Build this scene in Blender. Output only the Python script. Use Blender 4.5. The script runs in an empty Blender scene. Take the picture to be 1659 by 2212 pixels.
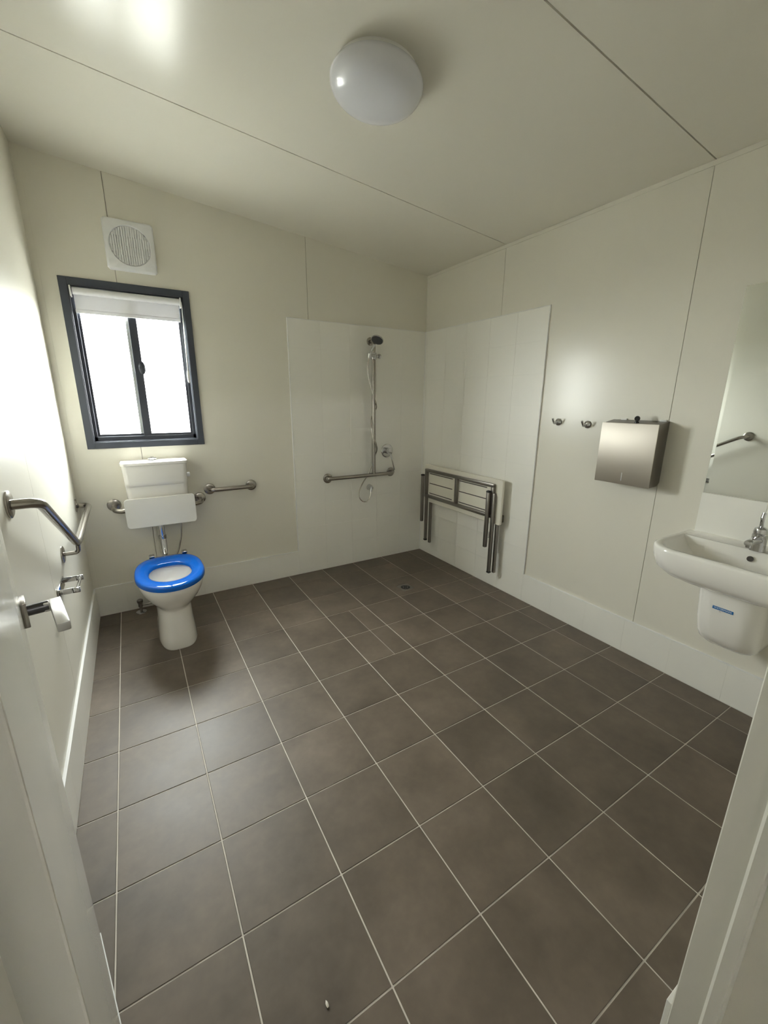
import bpy, bmesh, math, random
from mathutils import Vector, Matrix, Quaternion

S = bpy.context.scene
COL = S.collection
random.seed(7)

# ------------------------------------------------------------------ camera
FPX = 896.36
cam_d = bpy.data.cameras.new('camera')
cam_d.sensor_fit = 'HORIZONTAL'
cam_d.sensor_width = 36.0
cam_d.lens = FPX * 36.0 / 1659.0
cam_d.clip_start = 0.01
cam = bpy.data.objects.new('camera', cam_d)
COL.objects.link(cam)
CAM_LOC = Vector((0.21204, -2.98518, 1.42968))
yaw, pit, rol = 0.5442, -0.2625, 0.0059
f0 = Vector((math.sin(yaw) * math.cos(pit), math.cos(yaw) * math.cos(pit), math.sin(pit)))
r0 = Vector((math.cos(yaw), -math.sin(yaw), 0))
u0 = r0.cross(f0)
rr = math.cos(rol) * r0 + math.sin(rol) * u0
uu = -math.sin(rol) * r0 + math.cos(rol) * u0
M = Matrix((rr, uu, -f0)).transposed().to_4x4()
M.translation = CAM_LOC
cam.matrix_world = M
S.camera = cam

# ------------------------------------------------------------------ world: bright overcast daylight
w = bpy.data.worlds.new('overcast_sky')
S.world = w
w.use_nodes = True
bg = w.node_tree.nodes['Background']
bg.inputs['Color'].default_value = (1.0, 0.99, 0.97, 1)
bg.inputs['Strength'].default_value = 1.0
# light portal in the window opening: only guides the sampling of the sky, adds no light
pd = bpy.data.lights.new('window_portal', 'AREA')
pd.shape = 'RECTANGLE'
pd.size, pd.size_y = 0.60, 0.90
pd.cycles.is_portal = True
po = bpy.data.objects.new('window_portal', pd)
po.location = (0.3135, 0.30, 1.612)
po.rotation_euler = (-math.pi / 2, 0, 0)
COL.objects.link(po)
# second portal in the strip left open for fill under the added porch roof
pd2 = bpy.data.lights.new('added_porch_portal', 'AREA')
pd2.shape = 'RECTANGLE'
pd2.size, pd2.size_y = 4.3, 0.045
pd2.cycles.is_portal = True
po2 = bpy.data.objects.new('added_porch_portal', pd2)
po2.location = (0.85, -5.05, 2.4775)
po2.rotation_euler = (math.pi / 2, 0, 0)
COL.objects.link(po2)

V = S.view_settings
V.view_transform = 'Standard'
V.look = 'None'
V.gamma = 1.0
V.use_curve_mapping = False
V.exposure = 6.2
S.cycles.max_bounces = 14
S.cycles.diffuse_bounces = 10
S.cycles.glossy_bounces = 6
S.cycles.transparent_max_bounces = 12
S.cycles.sample_clamp_indirect = 6.0
S.cycles.caustics_reflective = False
S.cycles.caustics_refractive = False
S.cycles.use_denoising = True


# ------------------------------------------------------------------ materials
def mat(name, col, rough=0.5, metal=0.0, spec=0.5, coat=0.0, coat_rough=0.05, bump=None, mottled=None, trans=None):
    m = bpy.data.materials.new(name)
    m.use_nodes = True
    nt = m.node_tree
    b = nt.nodes['Principled BSDF']
    b.inputs['Base Color'].default_value = (*col, 1)
    b.inputs['Roughness'].default_value = rough
    b.inputs['Metallic'].default_value = metal
    b.inputs['Specular IOR Level'].default_value = spec
    b.inputs['Coat Weight'].default_value = coat
    b.inputs['Coat Roughness'].default_value = coat_rough
    geo = None
    if bump or mottled:
        geo = nt.nodes.new('ShaderNodeNewGeometry')
    if mottled:                                      # (colour2, scale, detail)
        n = nt.nodes.new('ShaderNodeTexNoise')
        n.inputs['Scale'].default_value = mottled[1]
        n.inputs['Detail'].default_value = mottled[2]
        nt.links.new(geo.outputs['Position'], n.inputs['Vector'])
        r = nt.nodes.new('ShaderNodeValToRGB')
        r.color_ramp.elements[0].position = 0.35
        r.color_ramp.elements[1].position = 0.68
        r.color_ramp.elements[0].color = (*col, 1)
        r.color_ramp.elements[1].color = (*mottled[0], 1)
        nt.links.new(n.outputs['Fac'], r.inputs['Fac'])
        nt.links.new(r.outputs['Color'], b.inputs['Base Color'])
    if bump:                                         # (scale, strength, distance)
        n = nt.nodes.new('ShaderNodeTexNoise')
        n.inputs['Scale'].default_value = bump[0]
        n.inputs['Detail'].default_value = 2.0
        nt.links.new(geo.outputs['Position'], n.inputs['Vector'])
        bp = nt.nodes.new('ShaderNodeBump')
        bp.inputs['Strength'].default_value = bump[1]
        bp.inputs['Distance'].default_value = bump[2]
        nt.links.new(n.outputs['Fac'], bp.inputs['Height'])
        nt.links.new(bp.outputs['Normal'], b.inputs['Normal'])
    return m


WALLC = (0.73, 0.708, 0.632)
m_wall = mat('cream_panel_paint', WALLC, 0.25, spec=0.34, bump=(5.0, 0.10, 0.004), mottled=((0.75, 0.727, 0.65), 1.5, 2))
m_wall_l = mat('cream_satin_panel_paint', WALLC, 0.42, spec=0.18, bump=(5.0, 0.10, 0.004), mottled=((0.75, 0.727, 0.65), 1.5, 2))
m_ceil = mat('cream_ceiling_paint', (0.73, 0.708, 0.637), 0.22, spec=0.42, bump=(4.0, 0.16, 0.006), mottled=((0.75, 0.727, 0.652), 1.5, 2))
m_core = mat('panel_core_grey', (0.22, 0.21, 0.18), 0.8, mottled=((0.25, 0.24, 0.2), 20, 2))  # dark grey core behind the panels, showing in the joints
m_added_porch = mat('added_porch_paint', (0.55, 0.54, 0.50), 0.6, mottled=((0.58, 0.57, 0.53), 2, 2))
m_wtile = mat('white_wall_tile', (0.84, 0.83, 0.785), 0.42, spec=0.5, bump=(6.0, 0.05, 0.003))
m_wgrout = mat('white_grout', (0.80, 0.79, 0.745), 0.7, mottled=((0.77, 0.76, 0.715), 30, 2))
m_grout = mat('pale_floor_grout', (0.56, 0.52, 0.46), 0.75, mottled=((0.66, 0.62, 0.55), 9, 3))
m_chrome = mat('polished_chrome', (0.58, 0.58, 0.59), 0.06, 1.0, bump=(40, 0.02, 0.001))
m_steel = mat('satin_stainless', (0.37, 0.345, 0.315), 0.24, 1.0, bump=(120, 0.03, 0.0005))
m_brushed = mat('brushed_stainless', (0.60, 0.56, 0.50), 0.55, 1.0, bump=(160, 0.04, 0.0005))
m_brushed.node_tree.nodes['Principled BSDF'].inputs['Anisotropic'].default_value = 0.75
_t = m_brushed.node_tree.nodes.new('ShaderNodeTangent')
_t.direction_type = 'RADIAL'
_t.axis = 'Z'
m_brushed.node_tree.links.new(_t.outputs[0], m_brushed.node_tree.nodes['Principled BSDF'].inputs['Tangent'])
m_dsteel = mat('dull_steel', (0.26, 0.24, 0.22), 0.33, 1.0, bump=(100, 0.03, 0.0005))
m_neck = mat('dark_satin_metal', (0.10, 0.10, 0.105), 0.35, 1.0, bump=(100, 0.03, 0.0005))
m_lever = mat('pale_satin_metal', (0.62, 0.61, 0.60), 0.28, 1.0, bump=(100, 0.03, 0.0005))
m_cer = mat('white_ceramic', (0.84, 0.825, 0.79), 0.12, spec=0.5, coat=0.4, bump=(9, 0.02, 0.002))
m_plast = mat('white_plastic', (0.80, 0.80, 0.80), 0.32, bump=(30, 0.02, 0.001))
m_fan = mat('white_fan_plastic', (0.78, 0.79, 0.81), 0.4, bump=(30, 0.02, 0.001))
m_diff = mat('opal_diffuser', (0.70, 0.71, 0.77), 0.22, coat=0.3, bump=(20, 0.01, 0.001))
m_blue = mat('blue_seat_plastic', (0.0005, 0.095, 0.46), 0.09, spec=0.3, coat=0.0, bump=(15, 0.02, 0.001))
m_frame = mat('charcoal_aluminium', (0.050, 0.058, 0.078), 0.45, bump=(60, 0.03, 0.0005))
m_sash = mat('charcoal_sash', (0.040, 0.045, 0.060), 0.40, bump=(60, 0.03, 0.0005))
m_black = mat('black_plastic', (0.012, 0.012, 0.013), 0.25, bump=(60, 0.03, 0.0005))
m_rubber = mat('black_rubber', (0.02, 0.02, 0.02), 0.7, bump=(60, 0.03, 0.0005))
m_board = mat('cream_compact_laminate', (0.78, 0.75, 0.66), 0.4, mottled=((0.80, 0.77, 0.68), 6, 2))
m_slot = mat('opening_shade_dark', (0.05, 0.045, 0.04), 0.8, mottled=((0.06, 0.05, 0.045), 30, 2))
m_pad = mat('backrest_laminate', (0.80, 0.79, 0.75), 0.35, bump=(40, 0.02, 0.0005))
m_door = mat('door_gloss_paint', (0.60, 0.59, 0.53), 0.16, spec=0.5, bump=(3.0, 0.12, 0.004))
m_jamb = mat('door_frame_paint', (0.60, 0.585, 0.52), 0.35, bump=(10, 0.06, 0.002))
m_mirror = mat('mirror_silver', (0.86, 0.89, 0.87), 0.015, 1.0, bump=(3, 0.002, 0.001))
m_medge = mat('mirror_glass_edge', (0.30, 0.36, 0.33), 0.2, bump=(60, 0.03, 0.0005))
m_stick = mat('blue_sticker', (0.01, 0.14, 0.40), 0.4, bump=(60, 0.02, 0.0005))
m_ink = mat('white_ink', (0.75, 0.80, 0.85), 0.5, bump=(60, 0.02, 0.0005))
m_ink2 = mat('grey_violet_ink', (0.34, 0.31, 0.36), 0.5, bump=(60, 0.02, 0.0005))
m_hose = mat('braided_steel_hose', (0.75, 0.73, 0.70), 0.22, 1.0, bump=(300, 0.2, 0.0006))
m_chip = mat('pale_chip', (0.7, 0.66, 0.58), 0.6, mottled=((0.75, 0.71, 0.62), 60, 2))
m_paper = mat('white_paper', (0.85, 0.85, 0.83), 0.8, bump=(80, 0.05, 0.0005))
m_ground = mat('added_outdoor_ground', (0.27, 0.265, 0.25), 0.9, mottled=((0.33, 0.325, 0.305), 0.8, 4))
m_face = mat('shower_face_grey', (0.075, 0.075, 0.08), 0.35, bump=(200, 0.3, 0.001))
m_dark = mat('drain_dark', (0.03, 0.03, 0.028), 0.6, bump=(100, 0.1, 0.001))


def mat_floor():
    m = bpy.data.materials.new('slate_grey_floor_tile')
    m.use_nodes = True
    nt = m.node_tree
    N, L = nt.nodes, nt.links
    b = N['Principled BSDF']
    b.inputs['Specular IOR Level'].default_value = 0.5
    geo = N.new('ShaderNodeNewGeometry')
    oi = N.new('ShaderNodeObjectInfo')
    add = N.new('ShaderNodeVectorMath'); add.operation = 'MULTIPLY_ADD'
    add.inputs[1].default_value = (1, 1, 1)
    comb = N.new('ShaderNodeCombineXYZ')
    mul = N.new('ShaderNodeMath'); mul.operation = 'MULTIPLY'; mul.inputs[1].default_value = 37.0
    L.new(oi.outputs['Random'], mul.inputs[0])
    for k in range(3):
        L.new(mul.outputs[0], comb.inputs[k])
    L.new(geo.outputs['Position'], add.inputs[0])
    L.new(comb.outputs[0], add.inputs[2])
    n1 = N.new('ShaderNodeTexNoise'); n1.inputs['Scale'].default_value = 4.5; n1.inputs['Detail'].default_value = 5; n1.inputs['Roughness'].default_value = 0.6
    n2 = N.new('ShaderNodeTexNoise'); n2.inputs['Scale'].default_value = 30; n2.inputs['Detail'].default_value = 4
    L.new(add.outputs[0], n1.inputs['Vector'])
    L.new(add.outputs[0], n2.inputs['Vector'])
    r = N.new('ShaderNodeValToRGB')
    e = r.color_ramp.elements
    e[0].position = 0.28; e[0].color = (0.092, 0.072, 0.054, 1)
    e[1].position = 0.75; e[1].color = (0.172, 0.137, 0.104, 1)
    L.new(n1.outputs['Fac'], r.inputs['Fac'])
    mx = N.new('ShaderNodeMix'); mx.data_type = 'RGBA'; mx.blend_type = 'MULTIPLY'
    mx.inputs['Factor'].default_value = 1.0
    mr = N.new('ShaderNodeMapRange')
    mr.inputs['To Min'].default_value = 0.86; mr.inputs['To Max'].default_value = 1.12
    L.new(oi.outputs['Random'], mr.inputs['Value'])
    mr2 = N.new('ShaderNodeMapRange')
    mr2.inputs['To Min'].default_value = 0.86; mr2.inputs['To Max'].default_value = 1.14
    L.new(n2.outputs['Fac'], mr2.inputs['Value'])
    mm = N.new('ShaderNodeMath'); mm.operation = 'MULTIPLY'
    L.new(mr.outputs[0], mm.inputs[0]); L.new(mr2.outputs[0], mm.inputs[1])
    L.new(r.outputs['Color'], mx.inputs['A'])
    L.new(mm.outputs[0], mx.inputs['B'])
    L.new(mx.outputs['Result'], b.inputs['Base Color'])
    mr3 = N.new('ShaderNodeMapRange')
    mr3.inputs['To Min'].default_value = 0.40; mr3.inputs['To Max'].default_value = 0.56
    L.new(n1.outputs['Fac'], mr3.inputs['Value'])
    L.new(mr3.outputs[0], b.inputs['Roughness'])
    bp = N.new('ShaderNodeBump'); bp.inputs['Strength'].default_value = 0.15; bp.inputs['Distance'].default_value = 0.002
    L.new(n2.outputs['Fac'], bp.inputs['Height'])
    L.new(bp.outputs['Normal'], b.inputs['Normal'])
    return m


m_ftile = mat_floor()


def mat_glass():
    m = bpy.data.materials.new('window_glass')
    m.use_nodes = True
    nt = m.node_tree
    nt.nodes.remove(nt.nodes['Principled BSDF'])
    t = nt.nodes.new('ShaderNodeBsdfTransparent'); t.inputs[0].default_value = (0.94, 0.97, 0.96, 1)
    g = nt.nodes.new('ShaderNodeBsdfGlossy'); g.inputs['Roughness'].default_value = 0.05
    mx = nt.nodes.new('ShaderNodeMixShader'); mx.inputs[0].default_value = 0.06
    nt.links.new(t.outputs[0], mx.inputs[1]); nt.links.new(g.outputs[0], mx.inputs[2])
    nt.links.new(mx.outputs[0], nt.nodes['Material Output'].inputs['Surface'])
    return m


m_glass = mat_glass()


def mat_fabric():
    m = mat('blind_fabric', (0.74, 0.74, 0.76), 0.8, bump=(250, 0.2, 0.0008))
    nt = m.node_tree
    b = nt.nodes['Principled BSDF']
    t = nt.nodes.new('ShaderNodeBsdfTranslucent'); t.inputs[0].default_value = (0.72, 0.72, 0.76, 1)
    mx = nt.nodes.new('ShaderNodeMixShader'); mx.inputs[0].default_value = 0.07
    nt.links.new(b.outputs[0], mx.inputs[1]); nt.links.new(t.outputs[0], mx.inputs[2])
    nt.links.new(mx.outputs[0], nt.nodes['Material Output'].inputs['Surface'])
    return m


m_fabric = mat_fabric()


# ------------------------------------------------------------------ helpers
def add_box(bm, x0, x1, y0, y1, z0, z1, bev=0.0, seg=2):
    t = bmesh.new()
    bmesh.ops.create_cube(t, size=1.0)
    for v in t.verts:
        v.co = Vector(((x0 + x1) / 2 + v.co.x * (x1 - x0), (y0 + y1) / 2 + v.co.y * (y1 - y0), (z0 + z1) / 2 + v.co.z * (z1 - z0)))
    if bev > 0:
        bmesh.ops.bevel(t, geom=t.edges[:], offset=bev, segments=seg, affect='EDGES', profile=0.5)
    merge(bm, t)
    return bm


def merge(bm, t, mtx=None):
    if mtx is not None:
        bmesh.ops.transform(t, matrix=mtx, verts=t.verts)
    vm = [bm.verts.new(v.co) for v in t.verts]
    t.verts.index_update()
    for f in t.faces:
        try:
            bm.faces.new([vm[v.index] for v in f.verts])
        except ValueError:
            pass
    t.free()


def box(*a, **k):
    return add_box(bmesh.new(), *a, **k)


def frames(pts, closed=False):
    n = len(pts)
    tans = []
    for i in range(n):
        if closed:
            d = pts[(i + 1) % n] - pts[i - 1]
        elif i == 0:
            d = pts[1] - pts[0]
        elif i == n - 1:
            d = pts[-1] - pts[-2]
        else:
            d = (pts[i + 1] - pts[i]).normalized() + (pts[i] - pts[i - 1]).normalized()
        tans.append(d.normalized())
    up = Vector((0, 0, 1)) if abs(tans[0].z) < 0.9 else Vector((1, 0, 0))
    nrm = (up - tans[0] * up.dot(tans[0])).normalized()
    out = []
    for i in range(n):
        if i:
            q = tans[i - 1].rotation_difference(tans[i])
            nrm = q @ nrm
            nrm = (nrm - tans[i] * nrm.dot(tans[i])).normalized()
        out.append((pts[i], tans[i], nrm, tans[i].cross(nrm)))
    return out


def add_tube(bm, pts, r, seg=14, cap=True, squash=1.0, closed=False):
    pts = [Vector(p) for p in pts]
    rings = []
    for i, (p, t, n, b) in enumerate(frames(pts, closed)):
        rad = r[i] if isinstance(r, (list, tuple)) else r
        rings.append([bm.verts.new(p + n * (rad * math.cos(a)) + b * (rad * squash * math.sin(a)))
                      for a in [2 * math.pi * k / seg for k in range(seg)]])
    m = len(rings)
    for i in range(m if closed else m - 1):
        A, B = rings[i], rings[(i + 1) % m]
        for k in range(seg):
            bm.faces.new([A[k], A[(k + 1) % seg], B[(k + 1) % seg], B[k]])
    if cap and not closed:
        bm.faces.new(rings[0][::-1])
        bm.faces.new(rings[-1])
    return bm


def tube(*a, **k):
    return add_tube(bmesh.new(), *a, **k)


def fillet(pts, rad, n=7):
    pts = [Vector(p) for p in pts]
    out = [pts[0]]
    for i in range(1, len(pts) - 1):
        a, b, c = pts[i - 1], pts[i], pts[i + 1]
        d1, d2 = (a - b), (c - b)
        R = min(rad, d1.length * 0.49, d2.length * 0.49)
        p1 = b + d1.normalized() * R
        p2 = b + d2.normalized() * R
        for k in range(n + 1):
            t = k / n
            out.append(p1 * (1 - t) ** 2 + b * 2 * t * (1 - t) + p2 * t * t)
    out.append(pts[-1])
    return out


def spline(pts, n=6):
    P = [Vector(p) for p in pts]
    P = [P[0] * 2 - P[1]] + P + [P[-1] * 2 - P[-2]]
    out = []
    for i in range(1, len(P) - 2):
        for k in range(n):
            t = k / n
            a, b, c, d = P[i - 1], P[i], P[i + 1], P[i + 2]
            out.append(0.5 * ((2 * b) + (c - a) * t + (2 * a - 5 * b + 4 * c - d) * t * t + (3 * b - a - 3 * c + d) * t ** 3))
    out.append(P[-2])
    return out


def add_lathe(bm, prof, center, axis=(0, 0, 1), seg=32):
    """prof: list of (radius, height along axis)"""
    axis = Vector(axis).normalized()
    q = Vector((0, 0, 1)).rotation_difference(axis)
    c = Vector(center)
    rings = []
    for r, h in prof:
        if r < 1e-6:
            rings.append([bm.verts.new(c + q @ Vector((0, 0, h)))])
        else:
            rings.append([bm.verts.new(c + q @ Vector((r * math.cos(2 * math.pi * k / seg), r * math.sin(2 * math.pi * k / seg), h))) for k in range(seg)])
    for A, B in zip(rings[:-1], rings[1:]):
        if len(A) == 1 and len(B) == 1:
            continue
        for k in range(seg):
            k2 = (k + 1) % seg
            if len(A) == 1:
                bm.faces.new([A[0], B[k2], B[k]])
            elif len(B) == 1:
                bm.faces.new([A[k], A[k2], B[0]])
            else:
                bm.faces.new([A[k], A[k2], B[k2], B[k]])
    if len(rings[0]) > 1:
        bm.faces.new(rings[0][::-1])
    if len(rings[-1]) > 1:
        bm.faces.new(rings[-1])
    return bm


def lathe(*a, **k):
    return add_lathe(bmesh.new(), *a, **k)


def add_loft(bm, rings, cap0=True, cap1=True):
    R = [[bm.verts.new(Vector(p)) for p in r] for r in rings]
    n = len(R[0])
    for A, B in zip(R[:-1], R[1:]):
        for k in range(n):
            bm.faces.new([A[k], A[(k + 1) % n], B[(k + 1) % n], B[k]])
    if cap0:
        bm.faces.new(R[0][::-1])
    if cap1:
        bm.faces.new(R[-1])
    return bm


def loft(*a, **k):
    return add_loft(bmesh.new(), *a, **k)


def add_prism(bm, poly, axis, a0, a1):
    """extrude a polygon along a world axis; poly holds the other two coordinates"""
    def P(u, v, a):
        return {0: (a, u, v), 1: (u, a, v), 2: (u, v, a)}[axis]
    A = [bm.verts.new(P(u, v, a0)) for u, v in poly]
    B = [bm.verts.new(P(u, v, a1)) for u, v in poly]
    n = len(poly)
    bm.faces.new(A)
    bm.faces.new(B[::-1])
    for k in range(n):
        bm.faces.new([A[k], B[k], B[(k + 1) % n], A[(k + 1) % n]])
    return bm


def prism(*a, **k):
    return add_prism(bmesh.new(), *a, **k)


def rrect(u0, u1, v0, v1, r, n=5):
    out = []
    for cx, cy, a in ((u1 - r, v1 - r, 0), (u0 + r, v1 - r, 90), (u0 + r, v0 + r, 180), (u1 - r, v0 + r, 270)):
        for k in range(n + 1):
            t = math.radians(a + 90 * k / n)
            out.append((cx + r * math.cos(t), cy + r * math.sin(t)))
    return out


def root_of(o):
    while o.parent:
        o = o.parent
    return o


def obj(name, bm, m, parent=None, smooth=True, angle=38, origin=None):
    bmesh.ops.recalc_face_normals(bm, faces=bm.faces)
    off = Vector((0, 0, 0))
    if parent is not None:
        off = root_of(parent).location.copy()
    elif origin is not None:
        off = Vector(origin)
    for v in bm.verts:
        v.co -= off
    me = bpy.data.meshes.new(name)
    bm.to_mesh(me)
    bm.free()
    me.materials.append(m)
    if smooth:
        for p in me.polygons:
            p.use_smooth = True
        me.set_sharp_from_angle(angle=math.radians(angle))
    o = bpy.data.objects.new(name, me)
    COL.objects.link(o)
    if parent is not None:
        o.parent = parent
    else:
        o.location = off
    return o


def tag(o, label=None, cat=None, group=None, kind=None):
    if label:
        o['label'] = label
    if cat:
        o['category'] = cat
    if group:
        o['group'] = group
    if kind:
        o['kind'] = kind
    return o


def thing(name, loc, label, cat, group=None, kind=None):
    o = bpy.data.objects.new(name, None)
    o.empty_display_size = 0.05
    o.location = loc
    COL.objects.link(o)
    return tag(o, label, cat, group, kind)


# ------------------------------------------------------------------ room dimensions (metres)
XL, XR = -0.130, 2.555          # panel faces of the left and right wall
YB, YF = 0.190, -2.820          # panel faces of the back and the door wall
TS = 0.010                      # wall tile thickness


def zc(x):                      # raked ceiling
    return 2.452 + 0.0925 * (XR - x)


# window hole in the back wall
HX0, HX1, HZ0, HZ1 = 0.015, 0.612, 1.166, 2.058
# doorway in the front wall
DX0, DX1, DZ = 0.130, 1.055, 2.09
YFO = -2.935                    # outer face of the door wall

# ------------------------------------------------------------------ floor and its tiles
floor = obj('floor', box(XL - 0.1, XR + 0.1, YFO, YB + 0.1, -0.12, -0.0022), m_grout, smooth=False)
tag(floor, 'dark grey tiled bathroom floor with pale grout lines', 'floor', kind='structure')
G = 0.0042
cols = [XL + TS] + [0.3 * i for i in range(9)] + [XR - TS]
rows = [YB - TS] + [-0.3 * j for j in range(10)] + [YFO]
for i in range(len(cols) - 1):
    for j in range(len(rows) - 1):
        xa, xb = cols[i], cols[i + 1]
        ya, yb = rows[j + 1], rows[j]
        g0 = 0 if i == 0 else G / 2
        g1 = 0 if i == len(cols) - 2 else G / 2
        h0 = 0 if j == len(rows) - 2 else G / 2
        h1 = 0 if j == 0 else G / 2
        cuts = [(xa + g0, xb - g1)]
        if i == 5 and j in (3, 4):                   # two tiles cut along a fall line
            cuts = [(xa + g0, 1.3708), (1.3732, xb - g1)]
        for (c0, c1) in cuts:
            obj('floor_tile', box(c0, c1, ya + h0, yb - h1, -0.010, 0.0, bev=0.0012, seg=1), m_ftile, floor, smooth=False)

# ------------------------------------------------------------------ back wall (window, toilet and shower wall)
bm = bmesh.new()
TOP = 0.02
add_prism(bm, [(XL - 0.1, -0.1), (HX0, -0.1), (HX0, zc(HX0) + TOP), (XL - 0.1, zc(XL - 0.1) + TOP)], 1, YB + 0.008, YB + 0.10)
add_prism(bm, [(HX1, -0.1), (XR + 0.1, -0.1), (XR + 0.1, zc(XR + 0.1) + TOP), (HX1, zc(HX1) + TOP)], 1, YB + 0.008, YB + 0.10)
add_prism(bm, [(HX0, -0.1), (HX1, -0.1), (HX1, HZ0), (HX0, HZ0)], 1, YB + 0.008, YB + 0.10)
add_prism(bm, [(HX0, HZ1), (HX1, HZ1), (HX1, zc(HX1) + TOP), (HX0, zc(HX0) + TOP)], 1, YB + 0.008, YB + 0.10)
wall_back = obj('wall_back', bm, m_core, smooth=False)
tag(wall_back, 'cream panelled back wall holding the window, the toilet and the shower', 'wall', kind='structure')
J = 0.0014
sx = [XL, 0.262, 1.462, XR]
obj('wall_panel', prism([(sx[0], 0), (sx[1] - J, 0), (sx[1] - J, HZ0), (HX0, HZ0), (HX0, HZ1), (sx[1] - J, HZ1), (sx[1] - J, zc(sx[1])), (sx[0], zc(sx[0]))], 1, YB, YB + 0.009), m_wall, wall_back, smooth=False)
obj('wall_panel', prism([(sx[1] + J, 0), (sx[2] - J, 0), (sx[2] - J, zc(sx[2])), (sx[1] + J, zc(sx[1])), (sx[1] + J, HZ1), (HX1, HZ1), (HX1, HZ0), (sx[1] + J, HZ0)], 1, YB, YB + 0.009), m_wall, wall_back, smooth=False)
obj('wall_panel', prism([(sx[2] + J, 0), (sx[3], 0), (sx[3], zc(sx[3])), (sx[2] + J, zc(sx[2]))], 1, YB, YB + 0.009), m_wall, wall_back, smooth=False)
# folded corner strip against the left wall
obj('corner_strip', box(XL, XL + 0.030, YB - 0.003, YB, 0.21, zc(0) - 0.02), m_wall, wall_back, smooth=False)

# ------------------------------------------------------------------ right wall
wall_right = obj('wall_right', box(XR + 0.008, XR + 0.10, YFO, YB + 0.1, -0.1, zc(XR) + TOP), m_core, smooth=False)
tag(wall_right, 'cream panelled right wall carrying the folding seat, dispenser, mirror and basin', 'wall', kind='structure')
sy = [YB, -0.690, -1.892, YF]
for k in range(3):
    a = sy[k + 1] + (J if k < 2 else 0)
    b = sy[k] - (J if k else 0)
    obj('wall_panel', box(XR, XR + 0.009, a, b, 0, zc(XR)), m_wall, wall_right, smooth=False)

# ------------------------------------------------------------------ left wall
wall_left = obj('wall_left', box(XL - 0.10, XL - 0.008, YFO, YB + 0.1, -0.1, zc(XL) + TOP), m_core, smooth=False)
tag(wall_left, 'cream panelled left wall with the bent grab rail', 'wall', kind='structure')
sl = [YB, -0.99, -2.19, YF]
for k in range(3):
    a = sl[k + 1] + (J if k < 2 else 0)
    b = sl[k] - (J if k else 0)
    obj('wall_panel', box(XL - 0.009, XL, a, b, 0, zc(XL)), m_wall_l, wall_left, smooth=False)

# ------------------------------------------------------------------ door wall
bm = bmesh.new()
add_prism(bm, [(XL - 0.1, -0.1), (DX0, -0.1), (DX0, zc(DX0) + TOP), (XL - 0.1, zc(XL - 0.1) + TOP)], 1, YFO, YF)
add_prism(bm, [(DX1, -0.1), (XR + 0.1, -0.1), (XR + 0.1, zc(XR + 0.1) + TOP), (DX1, zc(DX1) + TOP)], 1, YFO, YF)
add_prism(bm, [(DX0, DZ), (DX1, DZ), (DX1, zc(DX1) + TOP), (DX0, zc(DX0) + TOP)], 1, YFO, YF)
wall_front = obj('wall_front', bm, m_wall, smooth=False)
tag(wall_front, 'cream wall with the doorway the view looks through', 'wall', kind='structure')

# ------------------------------------------------------------------ raked ceiling of three panels
ceiling = obj('ceiling', prism([(XL - 0.1, zc(XL - 0.1) + 0.008), (XR + 0.1, zc(XR + 0.1) + 0.008), (XR + 0.1, zc(XR + 0.1) + 0.1), (XL - 0.1, zc(XL - 0.1) + 0.1)], 1, YFO, YB + 0.1), m_core, smooth=False)
tag(ceiling, 'raked cream ceiling of wide panels with dark joints', 'ceiling', kind='structure')
cy = [YB, -0.690, -1.894, YF]
for k in range(3):
    a = cy[k + 1] + (0.003 if k < 2 else 0)
    b = cy[k] - (0.003 if k else 0)
    obj('ceiling_panel', prism([(XL, zc(XL)), (XR, zc(XR)), (XR, zc(XR) + 0.009), (XL, zc(XL) + 0.009)], 1, a, b), m_ceil, ceiling, smooth=False)
# folded edge strips along the ceiling
trim_1 = obj('trim_1', box(XR - 0.004, XR, YF, YB, zc(XR) - 0.022, zc(XR) - 0.001), m_wall, smooth=False)
tag(trim_1, 'thin cream edge strip between the right wall and the ceiling', 'trim', kind='structure')

# ------------------------------------------------------------------ white wall tiles: shower zone and skirting
TG = 0.0004


def tiles(parent, axis, face, u0, u1, v0, v1, du, dv, start, name='wall_tile'):
    """tiles on a wall; axis 0: wall at constant x, u = y; axis 1: wall at constant y, u = x"""
    us = [u0, u1]
    k = start
    while k > u0 + 0.02:
        if k < u1 - 0.02:
            us.append(k)
        k -= du
    k = start + du
    while k < u1 - 0.02:
        if k > u0 + 0.02:
            us.append(k)
        k += du
    us = sorted(set(us))
    vs = [v0]
    while vs[-1] + dv < v1 - 0.02:
        vs.append(vs[-1] + dv)
    vs.append(v1)
    for a, b in zip(us[:-1], us[1:]):
        for c, d in zip(vs[:-1], vs[1:]):
            if axis == 1:
                bmx = box(a + TG, b - TG, face, face + TS - 0.001, c + TG, d - TG, bev=0.0004, seg=1)
            elif face > 1:
                bmx = box(face, face + TS - 0.001, a + TG, b - TG, c + TG, d - TG, bev=0.0004, seg=1)
            else:
                bmx = box(face - TS + 0.001, face, a + TG, b - TG, c + TG, d - TG, bev=0.0004, seg=1)
            obj(name, bmx, m_wtile, parent, smooth=False)


YT = YB - TS       # tile face on the back wall
XT = XR - TS       # tile face on the right wall
XTL = XL + TS      # tile face on the left wall
SX = 1.297         # shower tiling starts here on the back wall
SY = -1.103        # ... and ends here on the right wall
ZT = 2.005
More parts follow.
